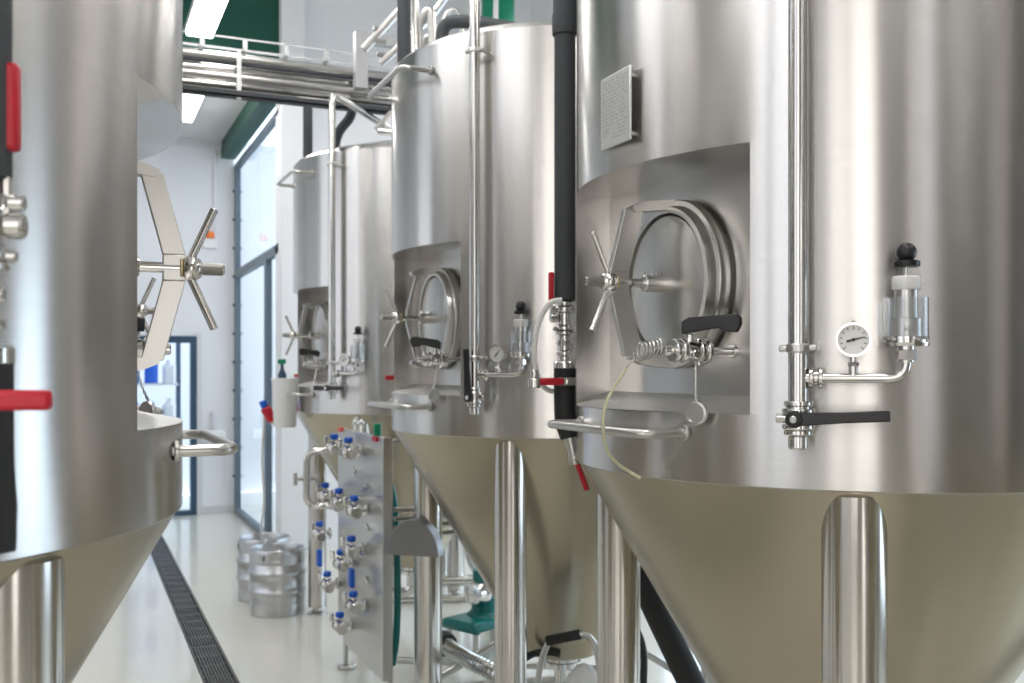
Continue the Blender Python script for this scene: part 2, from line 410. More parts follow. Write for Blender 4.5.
def make_cleaning_pipe(T, lever, top, bent=False, a=-140, riser=None):
    r = .95
    b = pol(a, r, 1.74)
    pts = [pol(a, r, 1.75), pol(a, r, top)]
    if bent: pts.append(V(bent))
    cp = MB().tube(pts, .0235, 20, bend=.07).build('cleaning_pipe', 'polish', T)
    for z in [z for z in (1.955, 3.30) if z < top]:
        c = pol(a, r, z)
        cl = MB().cyl(c-V((0, 0, .012)), c+V((0, 0, .012)), .029, 24).cyl(pol(a, r, z, -.045), pol(a, r, z, .045), .009, 10)
        cl.cyl(pol(a, .885, z, .036), pol(a, r+.012, z, .036), .006, 8).cyl(pol(a, .885, z, -.036), pol(a, r+.012, z, -.036), .006, 8)
        cl.build('pipe_clamp', 'satin', cp)
    # butterfly valve at the foot of the pipe
    z = 1.785
    v = MB()
    for dz, rr in ((-.04, .034), (-.026, .038), (.012, .038), (.030, .034)):
        v.cyl(pol(a, r, z+dz), pol(a, r, z+dz+.012), rr, 28)
    v.cyl(pol(a, r, z-.03), pol(a, r, z+.035), .030, 28).cyl(pol(a, r, z-.075), pol(a, r, z-.04), .0235, 24).cyl(pol(a, r, z, -.052), pol(a, r, z, .05), .012, 14)
    v.cyl(pol(a, r, z), pol(a, r+.055, z), .012, 14)
    vb = v.build('butterfly_valve', 'polish', T)
    c = pol(a, r+.052, z); e = et(a); up = V((0, 0, 1)); o = er(a)
    if lever == 'side': dr = (e*1+up*.05-o*.16).normalized(); L = .213
    elif lever == 'up': dr = (up-e*.05).normalized(); L = .21
    else: dr = (-e*.2+up*.02).normalized(); L = .2
    if lever == 'across': c0 = c-e*.11; dr = e; L = .25
    else: c0 = c
    up2 = dr.cross(o).normalized(); n_ = up2.cross(dr).normalized()
    lv = MB().cyl(c-o*.006, c+o*.016, .021, 24)
    lv.prism([c0+up2*.017, c0+dr*L*.5+up2*.013, c0+dr*L+up2*.013, c0+dr*L-up2*.013, c0+dr*L*.5-up2*.013, c0-up2*.017], n_*.014)
    lv.build('lever', 'black', vb, bevel=.004)
    MB().cyl(c+o*.012, c+o*.022, .009, 12).build('bolt', 'polish', vb)

def make_gas_line(T, dial_rot=-.3, da=(-139.5, -125)):
    # branch pipe, gauge and spunding vessel
    z = 1.883; a1, a2 = da; r = .955
    p0 = pol(a1, r, z); p1 = pol(a2, r, z); d = (p1-p0).normalized()
    p2 = p1+V((0, 0, .08))
    b = MB().tube([p0, p1, p2], .0115, 16, bend=.055)
    for q0, q1, rr in ((.026, .036, .026), (.036, .048, .02), (.048, .058, .026)):
        b.cyl(p0+d*q0, p0+d*q1, rr, 20)
    b.cyl(p1+V((0, 0, .043)), p1+V((0, 0, .067)), .023, 8, .002).cyl(p1+V((0, 0, .037)), p1+V((0, 0, .043)), .018, 16)
    bp = b.build('branch_pipe', 'polish', T)
    # gauge
    ag = (a1+a2)/2; g0 = p0+(p1-p0)*.52; gc = g0+V((0, 0, .091)); o = er(ag)
    st = MB().cyl(g0, g0+V((0, 0, .03)), .0105, 12).cyl(g0+V((0, 0, .03)), g0+V((0, 0, .052)), .0075, 12).cyl(g0+V((0, 0, .028)), g0+V((0, 0, .038)), .013, 6, .001)
    st.lathe(gc-o*.02, o, [(0, .03), (.003, .037), (.03, .038), (.036, .041), (.042, .041), (.042, .035), (.034, .034)], 36, False)
    st.lathe(gc-o*.02, -o, [(0, .03), (.001, 0)], 36, False).cyl(gc+V((0, 0, .036)), gc+V((0, 0, .046)), .004, 8)
    ga = st.build('pressure_gauge', 'polish', T)
    MB().lathe(gc+o*.013, o, [(0, .0345), (.0015, .0345)], 36).build('dial', 'dial', ga)
    e = et(ag)
    tk = MB()
    for k in range(11):
        t = math.radians(225-27*k); dd = e*math.cos(t)+V((0, 0, 1))*math.sin(t); pp = dd.cross(o)
        tk.obox(gc+dd*.028+o*.0148, dd, pp, o, .003 if k % 5 else .0045, .0008, .0004)
    tk.build('scale_marks', 'black', ga)
    dd = (e*math.cos(dial_rot)+V((0, 0, 1))*math.sin(dial_rot)); pp = dd.cross(o)
    nd = MB().prism([gc-dd*.016+o*.016+pp*.0028, gc-dd*.016+o*.016-pp*.0028, gc+dd*.026+o*.016-pp*.0008, gc+dd*.026+o*.016+pp*.0008], o*.001)
    nd.cyl(gc+o*.015, gc+o*.019, .004, 12); nd.build('needle', 'black', ga)
    # spunding vessel
    s = p1-V((0, 0, .011))
    base = MB().lathe(s, (0, 0, 1), [(.075, .018), (.085, .018), (.086, .05), (.094, .0525), (.0945, .046), (.100, .046), (.1005, .0525), (.108, .051), (.109, .03)], 36)
    sv = base.build('pressure_vessel', 'polish', T)
    MB().lathe(s, (0, 0, 1), [(.109, .05), (.199, .05), (.199, .0465), (.109, .0465)], 40, False).build('clear_cylinder', 'acrylic', sv)
    inn = MB().lathe(s, (0, 0, 1), [(.109, .034), (.15, .034), (.152, .026), (.23, .0255)], 36)
    inn.lathe(s+V((0, 0, .13))+er(a2)*.03, er(a2), [(0, .012), (.006, .011), (.009, .006)], 16)
    inn.build('inner_body', 'satin', sv)
    MB().lathe(s, (0, 0, 1), [(.218, .030), (.221, .032), (.246, .032), (.250, .029)], 32).build('white_collar', 'whitep', sv)
    MB().cyl(s+V((0, 0, .25)), s+V((0, 0, .285)), .006, 12).build('stem', 'satin', sv)
    kb = MB().lathe(s, (0, 0, 1), [(.272, .029), (.275, .031), (.284, .031), (.287, .026), (.29, .014)], 8)
    kb.ball(s+V((0, 0, .306)), .0235, 24).build('knob', 'black', sv, 50)

def make_sample_valve(T, full, out=False):
    x0, y, z = -.66, -.29, 1.955
    v = MB().cyl((x0+.005, y, z), (x0-.006, y, z), .02, 20).cyl((x0-.006, y, z), (-.76, y, z), .0105, 16)
    for xa, xb_, rr in ((-.742, -.756, .028), (-.756, -.764, .022), (-.764, -.778, .027), (-.778, -.82, .022), (-.82, -.834, .027), (-.834, -.842, .02), (-.842, -.856, .027), (-.856, -.885, .012)):
        v.cyl((xa, y, z), (xb_, y, z), rr*1.2, 24)
    v.cyl((-.80, y, z), (-.80, y, z+.045), .012, 14).cyl((-.80, y-.02, z-.01), (-.80, y-.035, z-.01), .012, 10).cyl((-.772, y+.0, z-.04), (-.772, y, z-.02), .006, 8)
    sv = v.build('sample_valve', 'polish', T)
    a = V((-.815, y+.015, z+.068)); b = V((-.70, y-.095, z+.076))
    if out: a = V((-.77, y, z+.068)); b = V((-.91, y+.03, z+.085))
    d = (b-a).normalized(); s = d.cross(V((0, 0, 1))).normalized(); u = s.cross(d)
    MB().prism([a-s*.013-u*.024, a-s*.013+u*.010, a+d*.02-s*.013+u*.020, b-d*.012-s*.013+u*.022, b-s*.013+u*.012, b-s*.013-u*.006, b-d*.012-s*.013-u*.028, b-d*.045-s*.013-u*.024, b-d*.06-s*.013-u*.012], s*.026).build('valve_grip', 'black', sv, bevel=.004)
    c = pol(-156, .915, 1.79)
    if full:
        pts = []
        for k in range(6*16+1):
            t = 2*PI*k/16; pts.append((-.895-.068*k/96, y+.02*math.cos(t), z+.008+.023*math.sin(t)-.014*k/96))
        MB().tube([(-.87, y, z)]+pts+[(-.97, y+.005, z-.025), (-.985, y+.03, z-.05)], .0028, 8).build('cooling_coil', 'satin', sv)
    ch = MB(); A = V((-.80, y-.03, z-.03)); B = c+V((0, 0, .032))
    n = 12
    for k in range(n):
        p = A.lerp(B, (k+.5)/n)+V((0, 0, -.01*math.sin(PI*(k+.5)/n))); q = (B-A)/n
        ring = []
        ax = V((0, 1, 0)) if k % 2 else V((1, 0, 0))
        for j in range(9):
            t = 2*PI*j/8; ring.append(p+q.normalized()*.0062*math.cos(t)+ax*.003*math.sin(t))
        ch.tube(ring, .0016, 5, caps=False)
    ch.build('chain', 'satin', sv)
    o = er(-150)
    MB().lathe(c-o*.012, o, [(0, .026), (.004, .031), (.012, .032), (.016, .031), (.018, .025), (.014, .023)], 28, True).cyl(c+V((0, 0, .030)), c+V((0, 0, .037)), .004, 8).build('end_cap', 'satin', sv)
    return sv

def make_tank(loc, rz, label, y0=-.477, y1=.403, zs=1.79, zt=2.484, legs=(-132, 130, 42, -45), lever='side', da=(-139.5, -125), ptop=3.9, bent=False, bw=.05, full=False, leg_r=.079, dial=-.3):
    T = empty('fermentation_tank', loc, rz)
    tag(T, label, 'tank', 'tall conical fermentation tanks')
    sh_, sl_ = tank_shell(y0, y1, zs, zt); sh_.build('shell', 'tank', T, 25); sl_.build('niche_sill', 'sill', T, 25)
    k = 1/1.694
    cz = [(0, R-.005)]+[(-.1*i, R-.005-.1*i*k) for i in range(1, 12)]+[(-1.157, .2), (-1.165, .185)]
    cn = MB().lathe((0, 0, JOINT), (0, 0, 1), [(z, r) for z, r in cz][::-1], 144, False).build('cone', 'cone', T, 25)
    MB().lathe((0, 0, JOINT), (0, 0, 1), [(-1.25, .06), (-1.24, .10), (-1.215, .10), (-1.21, .085), (-1.18, .085), (-1.175, .125), (-1.15, .125)], 32).build('bottom_flange', 'polish', T)
    ou = MB().tube([(0, 0, .37), (0, 0, .22), (-.32, .12, .22)], .04, 16, bend=.1).cyl((-.30, .1125, .22), (-.33, .124, .22), .052, 20)
    ou.build('outlet_elbow', 'polish', T)
    for a in legs:
        L = MB().lathe(pol(a, .80, .06), (0, 0, 1), [(0, leg_r), (1.53, leg_r)], 40).build('leg', 'leg', T, 30)
        MB().lathe(pol(a, .80, 0), (0, 0, 1), [(0, .075), (.012, .075), (.03, .04), (.06, .035), (.07, .035)], 24).build('foot', 'satin', L)
    make_hatch(T, 2.157 if zt > 2.47 else 2.14, bw)
    grab_rail(T, 1.735); grab_rail(T, 3.285, 'upper_rail')
    make_cleaning_pipe(T, lever, ptop, bent, da[0])
    make_gas_line(T, dial, da)
    make_sample_valve(T, full, bw < .045)
    return T

tank_near = make_tank((2.319, 2.571, 0), 0, 'near right steel tank, large in the foreground, with rating plate beside its hatch', full=True, bw=.062, legs=(-130.7, 128.5, 40, -45), dial=.25, da=(-138.7, -124.0))
tank_mid = make_tank((2.327, 4.683, 0), 0, 'middle steel tank of the right row, black lever upright on its thin pipe', lever='up', bw=.014, legs=(-133, 132.5, 42, -45), leg_r=.072, dial=.9, da=(-140, -127))
tank_far = make_tank((2.344, 7.267, 0), 0, 'farthest steel tank of the right row, behind the valve panel and kegs', lever='across', bw=.03, legs=(-133, 139.6, 45, -45), leg_r=.070, ptop=3.78, da=(-142.5, -130), bent=(-.15, -.07, 3.68), dial=.6)
tank_left = make_tank((-.661, 2.411, 0), PI, 'steel tank at the left edge with its hatch clamp facing the aisle', y0=-.44, y1=.44, zt=2.445, legs=(135, 45, -45, -135))

tank_left2 = make_tank((-.652, 4.5, 0), PI, 'steel tank mostly hidden behind the left edge tank, only its hatch wheel showing', y0=-.44, y1=.44)
tank_right0 = make_tank((2.33, .42, 0), 0, 'steel tank just outside the right edge, next to the near right tank')

# rating plate on the near tank
pc = V((-.872, -.03, 2.652)); nrm = V((-1, 0, 0))
pl = MB().box((-.899, -.14, 2.548), (-.891, .03, 2.758)).build('rating_plate', 'plate', tank_near, bevel=.003)
for yy, zz in ((-.12, 2.57), (-.12, 2.735), (.012, 2.57), (.012, 2.735)):
    MB().cyl((-.85, yy, zz), (-.893, yy, zz), .006, 10).build('spacer', 'satin', pl)
et_ = MB()
for r_ in range(17):
    y = .018
    z = 2.742-.0105*r_
    while y > -.128:
        w_ = random.uniform(.006, .022)
        if y-w_ < -.128: break
        if not (r_ > 11 and y > -.05 and random.random() < .6): et_.box((-.8996, y-w_, z-.0035), (-.8988, y, z))
        y -= w_+random.uniform(.004, .016)
et_.lathe((-.8988, .0, 2.592), (-1, 0, 0), [(0, .011), (.0008, .011), (.0008, .008), (0, .008)], 20, False)
et_.build('etched_lines', 'etch', pl)

# clear sampling tube hanging from the coil of the near tank
svs = [o for o in C.objects if o.name.startswith('sample_valve') and o.parent == tank_near][0]
tb = smooth([V((2.319-.982, 2.571-.265, 1.908)), P(613, 389, 2.63), P(605, 407, 2.62), P(603, 428, 2.62), P(607, 450, 2.66), P(618, 464, 2.70), P(630, 472, 2.73), P(640, 478, 2.70)])
tb = [p-V((2.319, 2.571, 0)) for p in tb]
MB().tube(tb, .0045, 8).build('sampling_tube', 'tube', svs)

# ------------------------------------------------------------------ insulated drop pipes with red lever valves
def drop_pipe(x, y, label, lever_dir, ztop=7.4, flip=1, LL=.085, dz=0., go=.052, tail=True):
    T = empty('insulated_pipe', (x, y, 0)); tag(T, label, 'pipe', 'dark insulated pipes standing between the tanks')
    r = .038
    MB().cyl((0, 0, 2.15), (0, 0, ztop), r, 28, .004).build('insulation', 'insul', T)
    MB().lathe((0, 0, 0), (0, 0, 1), [(3.10, .0385), (3.10, .045), (3.12, .046), (3.17, .046), (3.18, .043), (3.4, .043), (3.42, .0385)], 28, False).build('insulation_sleeve', 'insul', T)
    L = V(lever_dir).normalized(); S = V((-L.y, L.x, 0))
    v = MB()
    for za, zb, rr in ((2.13, 2.15, .03), (2.11, 2.13, .038), (2.06, 2.11, .026), (2.045, 2.06, .034), (2.03, 2.042, .034), (1.97, 2.03, .022), (1.955, 1.97, .03), (1.935, 1.955, .022), (1.905, 1.935, .041)):
        v.cyl((0, 0, za), (0, 0, zb), rr, 24)
    v.cyl(L*-.045+V((0, 0, 2.12)), L*.055+V((0, 0, 2.12)), .011, 12).cyl(L*-.04+V((0, 0, 2.05)), L*.045+V((0, 0, 2.05)), .008, 12)
    v.cyl(L*.03+V((0, 0, 2.09)), L*.055+V((0, 0, 2.09)), .018, 14).cyl(V((0, 0, 2.0))-L*.03, V((0, 0, 2.0))+L*.03, .01, 12).cyl(S*-.03+V((0, 0, 2.0)), S*.03+V((0, 0, 2.0)), .014, 12)
    vb = v.build('shut_off_valve', 'polish', T)
    c = L*go
    F = V((-x, -y, 0)).normalized()*.05
    MB().obox(c+V((0, 0, 2.20+dz)), L, S, (0, 0, 1), .009+dz*.12, .012, .052+dz*.12).build('red_grip', 'red', vb, bevel=.006)
    MB().obox(c+V((0, 0, 2.12)), L, S, (0, 0, 1), .003, .008, .04).build('lever_stem', 'satin', vb)
    # black hose below
    hp = smooth([(0, 0, 1.93), (0, 0, 1.80), (.004, 0, 1.72), (.012, -.01, 1.66)])
    MB().tube(hp, [.04]*(len(hp)-8)+[.039-.0012*i for i in range(8)], 20).build('rubber_hose', 'rubber', T)
    b2 = MB().cyl(V((0, 0, 1.863)), V((0, 0, 1.863))+F*1.1, .014, 12).obox(V((0, 0, 1.863))+F+L*-.01, L, S, (0, 0, 1), .03, .006, .014)
    vb2 = b2.build('hose_valve', 'satin', T)
    MB().obox(V((0, 0, 1.863))+F+L*(LL-.025), L, S, (0, 0, 1), LL-.03, .010, .013).build('red_grip', 'red', vb2, bevel=.006)
    if not tail: return T
    b3 = MB().tube([(.012, -.01, 1.67), (.022, -.02, 1.61), (.03, -.02, 1.57)], [.022, .018, .022], 14).cyl((.02, -.02, 1.60), (.03, -.025, 1.59), .026, 14)
    vb3 = b3.build('tail_valve', 'satin', T)
    A = V((.028, -.02, 1.595))-S*.0; B = A+V((.05, 0, -.12)) if flip > 0 else A+V((-.05, 0, -.12))
    MB().tube([A, B], .010, 10).build('red_grip', 'red', vb3)
    return T
dp1 = drop_pipe(1.603, 3.20, 'dark grey insulated pipe with black hose, directly left of the near right tank', (-.93, .1, 0))
dp2 = drop_pipe(1.672, 5.33, 'dark grey insulated pipe rising behind the middle tank', (-.97, -.2, 0))
dp3 = drop_pipe(1.71, 8.02, 'dark grey insulated pipe coming down beside the farthest tank', (-.97, -.2, 0), ztop=4.3)
dp0 = drop_pipe(-.114, 1.472, 'dark insulated pipe with red grips at the left edge', (.97, -.25, 0), flip=-1, LL=.07, dz=.045, go=.034, tail=False)
# white tube looping down from the valve of the pipe by the near right tank
wt = smooth([P(562, 300, 3.42), P(549, 304, 3.42), P(538, 325, 3.44), P(534, 352, 3.45), P(537, 374, 3.48), P(543, 386, 3.54), P(551, 391, 3.6), P(562, 391, 3.65)])
o = MB().tube(wt, .0095, 12).build('milky_tube', 'wtube'); tag(o, 'milky white tube looping beside the dark pipe near the red levers', 'tube')
MB().cyl(P(534, 378, 3.44), P(534, 388, 3.44), .022, 16).cyl(P(534, 370, 3.44), P(534, 378, 3.44), .012, 16).build('end_fitting', 'polish', o)

# ------------------------------------------------------------------ overhead pipe rack across the hall
YR = 7.0
def along(z, y, x0=-3.9, x1=3.2): return (x0, y, z), (x1, y, z)
rack = empty('pipe_rack', (0, YR, 0)); tag(rack, 'overhead rack of parallel steel pipes crossing the aisle', 'pipe rack')
def rp(z, r, y, mat, nm='pipe', x1=3.2):
    MB().cyl((-4.1, y, z), (x1, y, z), r, 20, .001).build(nm, mat, rack)
rp(4.03, .034, .0, 'satin'); rp(3.955, .03, .03, 'polish'); rp(3.895, .027, -.02, 'satin'); rp(3.84, .027, .0, 'polish'); rp(3.80, .022, .06, 'satin')
rp(3.992, .016, -.01, 'insul'); rp(4.02, .034, .16, 'satin'); rp(3.93, .03, .17, 'satin')  # thin dark pipe added to draw the dark gap under the top pipe
MB().box((-4.1, -.07, 3.755), (3.2, -.06, 3.795)).box((-4.1, -.07, 3.755), (3.2, .02, 3.765)).build('channel', 'insul', rack)
ct = MB()
for y in (-.06, .20):
    ct.box((-4.1, y, 4.145), (3.2, y+.008, 4.155)).box((-4.1, y, 4.07), (3.2, y+.008, 4.08))
ct.build('cable_tray', 'galv', rack, flat=True)
for k in range(26):
    x = -4.0+k*.28
    MB().box((x, -.06, 4.075), (x+.03, -.052, 4.15)).box((x, -.052, 4.075), (x+.03, .20, 4.08)).build('tray_rung', 'galv', rack, flat=True)
for x in (-3.5, -.9, 1.0, 2.9):
    MB().box((x, -.03, 4.155), (x+.03, 0, 7.4)).build('hanger', 'galv', rack, flat=True) if x < -1 or x > 2 else MB().box((x, -.055, 3.74), (x+.03, -.045, 4.08)).build('pipe_strap', 'galv', rack, flat=True)
# white portal bracket standing on the rack
br = MB().box((1.80, 6.86, 3.89), (1.89, 6.941, 4.29)).box((1.89, 6.86, 4.21), (3.1, 6.92, 4.29)).build('bracket', new_mat('bracket_grey', (.55, .56, .57), .4, .5), bevel=.004)
tag(br, 'white right-angled steel bracket upright in front of the pipe rack', 'bracket')
# dark pipe dropping off the rack to the farthest tank
dk = MB().tube([P(352, 100, 7.45), P(352, 116, 7.45), P(336, 134, 7.5), P(335, 160, 7.5)], .036, 16, bend=.12).build('drain_bend', 'insul')
tag(dk, 'dark bent pipe dropping from the rack to the farthest tank', 'pipe')
# walkway rails above the middle and far tanks
def rail(pts, r, label, mat='satin', clamp=None):
    o = MB().tube(pts, r, 12, bend=.1).build('handrail', mat); tag(o, label, 'rail')
    if clamp:
        for c in clamp: MB().cyl(c-V((.05, 0, 0)), c+V((.05, 0, 0)), .014, 10).build('rail_clamp', 'satin', o)
D = 6.4
rail([P(364, 50, D), P(396, 14, D), P(418, -10, D)], .026, 'sloping steel rail rising behind the bracket, upper of the two left of the dark pipe', clamp=[P(381, 29, D), P(379, 41, D)])
rail([P(381, 64, D), P(430, 18, D), P(448, -6, D)], .026, 'sloping steel rail just below the upper one, passing behind the dark pipe', clamp=[P(384, 55, D)])
rail([P(418, 60, 5.9), P(418, 24, 5.9), P(431, 5, 5.9), P(433, 60, 5.9)], .026, 'narrow steel hoop standing on top of the middle tank')
rail([P(422, 62, 6.1), P(424, 42, 6.1), P(428, 36, 6.1), P(434, 38, 6.1), P(434, 62, 6.1)], .02, 'small low steel hoop behind the middle tank top')
o = MB().tube([P(415, 70, 5.7), P(415, -40, 5.7)], .021, 14).build('riser_pipe', 'polish'); tag(o, 'bright steel riser pipe right of the dark pipe, on the middle tank top', 'pipe')
o = MB().tube([P(442, 60, 5.35), P(442, 22, 5.35), P(470, 21, 5.3), P(520, 30, 5.2)], .035, 16, bend=.12).build('vent_pipe', 'insul'); tag(o, 'dark grey bent pipe lying over the top of the middle tank', 'pipe')
o = MB().tube([P(440, 30, 6.6), P(447, 12, 6.6), P(455, 8, 6.6), P(462, 20, 6.6), P(462, 40, 6.6)], .014, 12, bend=.1).build('thin_hoop', 'satin'); tag(o, 'thin steel arch behind the dark bent pipe on top of the middle tank', 'pipe')
gp = V((4.05, 8.3, 0)); p_ = P(498, 0, 9.2)
o = MB().lathe((p_.x, p_.y, 0), (0, 0, 1), [(0, .15), (7.4, .15), (7.4, .02)], 32).build('steel_column', new_mat('green_column', (.0, .22, .12), .35)); tag(o, 'round green column rising behind the middle tank', 'column')
# small bar under the rack right of the bracket
o = MB().tube([P(376, 130, 6.9), P(392, 112, 6.9)], .02, 10).cyl(P(378, 131, 6.9), P(394, 133, 6.9), .024, 10).build('small_bracket', 'satin'); tag(o, 'small steel bracket hanging under the rack beside the middle tank', 'bracket')

# ------------------------------------------------------------------ valve panel between the middle and far tanks
PX = 1.54
def onp(px, py, x=PX):
    r = (px-512)/1000; d = x/(.9165*r+.4); return P(px, py, d)
A, B, Cc, Dd = onp(338, 428), onp(383, 438), onp(383, 655), onp(345, 634)
VP_ = empty('valve_panel', (PX, (A.y+B.y)/2, 0)); tag(VP_, 'upright steel manifold panel set with blue-capped valves', 'valve panel')
def lp(p): return V(p)-V((PX, (A.y+B.y)/2, 0))
ya, yb = A.y, B.y
zc_ = A.z
m = MB().prism([lp((PX, ya, .36)), lp((PX, ya-.16, .20)), lp((PX, yb, .20)), lp((PX, yb, zc_)), lp((PX, ya, zc_))], (.035, 0, 0))
m.build('plate', 'panel', VP_, bevel=.003)
for y_, nm in ((ya-.03, 0), (yb+.02, 1)):
    MB().box(lp((PX+.03, y_-.02, .03)), lp((PX+.056, y_+.025, zc_ if nm else .4))).build('post', 'satin', VP_, bevel=.003)
    MB().cyl(lp((PX+.05, y_, 0)), lp((PX+.05, y_, .03)), .06, 20).build('foot', 'satin', VP_)
MB().box(lp((PX+.3, yb-.01, .03)), lp((PX+.34, yb+.03, zc_))).build('post', 'satin', VP_, bevel=.003)
MB().tube([lp((PX+.05, yb, zc_-.02)), lp((PX+.34, yb, zc_-.02))], .014).build('cross_pipe', 'polish', VP_)
for k, zz in enumerate((1.13, 1.08, 1.03, .98)):
    MB().tube([lp((PX+.08, yb+.05, zz)), lp((PX+.9, yb+.10, zz)), lp((PX+.9, yb+.5, zz))], .016, 12, bend=.08).build('cross_pipe', 'polish', VP_)
blue_at = [(344, 438, 0), (359, 442, 0), (335, 486, 0), (349, 492, 0), (365, 500, 0), (329, 524, 1), (362, 540, 1), (351, 553, 0), (337, 574, 0), (364, 595, 0), (350, 615, 0)]
def valve_mb():
    v = MB(); d = V((-1, 0, 0))
    v.cyl((0, 0, 0), (-.075, 0, 0), .016, 12)
    for xa, r_ in ((-.01, .034), (-.05, .032), (-.085, .034)): v.cyl((xa, 0, 0), (xa-.012, 0, 0), r_, 16)
    v.ball((-.075, 0, -.005), .032, 14)
    v.cyl((-.075, -.055, -.01), (-.075, .055, -.01), .017, 12)
    for s in (-1, 1): v.cyl((-.075, s*.05, -.01), (-.075, s*.064, -.01), .030, 14)
    v.cyl((-.075, 0, 0), (-.075, 0, .05), .011, 10)
    v.cyl((-.11, .028, .02), (-.11, .028, .065), .012, 10)
    return v
v0 = None
for px, py, t in blue_at:
    p = lp(onp(px+3, py+9))
    if v0 is None:
        v0 = valve_mb().build('valve', 'polish', VP_)
        MB().cyl((-.075, -.012, .045), (-.075, -.012, .075), .022, 14).cyl((-.075, -.012, .06), (-.10, -.05, .065), .010, 8).build('blue_cap', 'blue', v0)
        o = v0
    else: o = dup(v0, VP_)
    o.location = p; o.scale = (1.12, 1.12, 1.12)
    if t: MB().obox(p+V((-.08, .02 if px < 340 else 0, -.16)), (1, 0, 0), (0, 1, 0), (0, 0, 1), .014, .03, .055).build('blue_grip', 'blue', VP_, bevel=.006)
# bent jumper tube on the panel
j = [lp(onp(352, 450)), lp(onp(340, 450)), None, None, lp(onp(340, 503)), lp(onp(354, 505))]
p1_ = lp(onp(341, 450)); p2_ = lp(onp(341, 505))
yj = p1_.y; yk = yj-.0
MB().tube([V((-.06, yj-.15, p1_.z-.0)), V((-.06, yj, p1_.z)), V((-.215, yj+.02, p1_.z)), V((-.215, yj+.02, p2_.z)), V((-.06, yj, p2_.z)), V((-.06, yj-.15, p2_.z))], .022, 16, bend=.09).cyl(V((-.28, yj+.02, (p1_.z+p2_.z)/2)), V((-.15, yj+.02, (p1_.z+p2_.z)/2)), .014, 12)\
   .cyl(V((-.285, yj+.02, (p1_.z+p2_.z)/2-.04)), V((-.285, yj+.02, (p1_.z+p2_.z)/2+.04)), .014, 12).cyl(V((-.145, yj+.02, (p1_.z+p2_.z)/2-.04)), V((-.145, yj+.02, (p1_.z+p2_.z)/2+.04)), .014, 12).build('jumper_tube', 'polish', VP_)
for px, py in ((355, 470), (368, 487), (368, 527), (368, 580)):
    p = lp(onp(px, py)); MB().obox(p+V((-.006, 0, 0)), (1, 0, 0), V((0, 1, .35)).normalized(), V((0, -.35, 1)).normalized(), .006, .03, .008).build('label_holder', 'polish', VP_)
MB().obox(lp(onp(341, 428))+V((.0, 0, -.01)), (1, 0, 0), (0, 1, 0), (0, 0, 1), .012, .04, .014).build('red_tab', new_mat('red_tab', (.75, .12, .1), .5), VP_)
MB().obox(lp(onp(376, 437))+V((.0, 0, -.01)), (1, 0, 0), (0, 1, 0), (0, 0, 1), .012, .04, .014).build('red_tab', M.get('red'), VP_)
p = lp(onp(374, 436)); MB().cyl(p+V((.02, 0, -.01)), p+V((.02, 0, .07)), .022, 14).build('green_plug', 'greencap', VP_)
for px in (352, 358):
    p = lp(onp(px, 432)); MB().cyl(p+V((.02, 0, -.01)), p+V((.02, 0, .05)), .014, 10).ball(p+V((.02, 0, .055)), .02, 12).build('top_fitting', 'polish', VP_)

# hose hanger on the back leg of the middle tank
hc = P(413, 541, 5.35)
arc = [hc+V((.135*math.cos(PI*k/20), -.135*.4*math.cos(PI*k/20)*0, .0))+V((0, 0, 0)) for k in range(0)]
hx = V((.76, -.65, 0)).normalized(); hn = V((-.65, -.76, 0)).normalized()
b0 = P(412, 556, 5.38)
poly = [b0+hx*(.15*math.cos(PI*k/24))+V((0, 0, .195*math.sin(PI*k/24))) for k in range(25)]
o = MB().prism(poly, -hn*.09).build('hose_hanger', new_mat('dull_grey_steel', (.30, .30, .31), .4, .9), bevel=.003); tag(o, 'half-round steel hose hanger on the back leg of the middle tank', 'hanger')
# teal hose hanging beside it
hs = smooth([P(398, 552, 5.62), P(392, 545, 5.6), P(391, 500, 5.66), P(388, 485, 5.7), P(391, 560, 5.58), P(394, 610, 5.56), P(392, 655, 5.56), P(388, 672, 5.56)])
hs = smooth([P(391, 486, 5.72), P(395, 510, 5.66), P(397, 550, 5.6), P(397.5, 600, 5.56), P(396, 640, 5.56), P(392, 665, 5.56)])
o = MB().tube(hs, .02, 12).build('teal_hose', 'teal'); tag(o, 'teal hose hanging down beside the valve panel', 'hose')

# ------------------------------------------------------------------ things under and behind the middle tank
pp = P(484, 625, 6.7)
pm = empty('pump', (pp.x, pp.y, 0), math.radians(25)); tag(pm, 'teal painted pump on the floor behind the middle tank', 'pump')
MB().prism([(-.26, -.16, .20), (.3, -.16, .20), (.3, .16, .20), (-.26, .16, .20)], (0, 0, .07)).build('base', 'teal', pm, bevel=.03)
MB().lathe((.02, 0, .42), (1, 0, 0), [(-.02, .05), (0, .12), (.05, .135), (.32, .135), (.36, .12), (.38, .06)], 32).build('motor', 'teal', pm)
MB().lathe((.02, 0, .25), (0, 0, 1), [(0, .16), (.05, .10), (.2, .09), (.32, .09)], 24).build('pedestal', 'teal', pm)
MB().lathe((-.06, 0, .42), (1, 0, 0), [(-.06, .03), (-.05, .07), (0, .09), (.04, .09), (.07, .05)], 32).build('volute', 'polish', pm)
for sx in (-.2, .22):
    for sy in (-.12, .12): MB().cyl((sx, sy, 0), (sx, sy, .2), .025, 12).build('leg', 'satin', pm)
hp = smooth([P(446, 645, 5.9), P(456, 653, 5.8), P(470, 661, 5.65), P(490, 670, 5.5), P(520, 690, 5.3), P(560, 720, 5.0)], 40)
rr = [.038+(.012 if i % 6 < 3 else -.003) for i in range(len(hp))]
o = MB().tube(hp, rr, 16).build('corrugated_hose', 'polish', ang=60); tag(o, 'corrugated metal hose with black collar lying under the middle tank', 'hose')
d_ = (hp[4]-hp[0]).normalized()
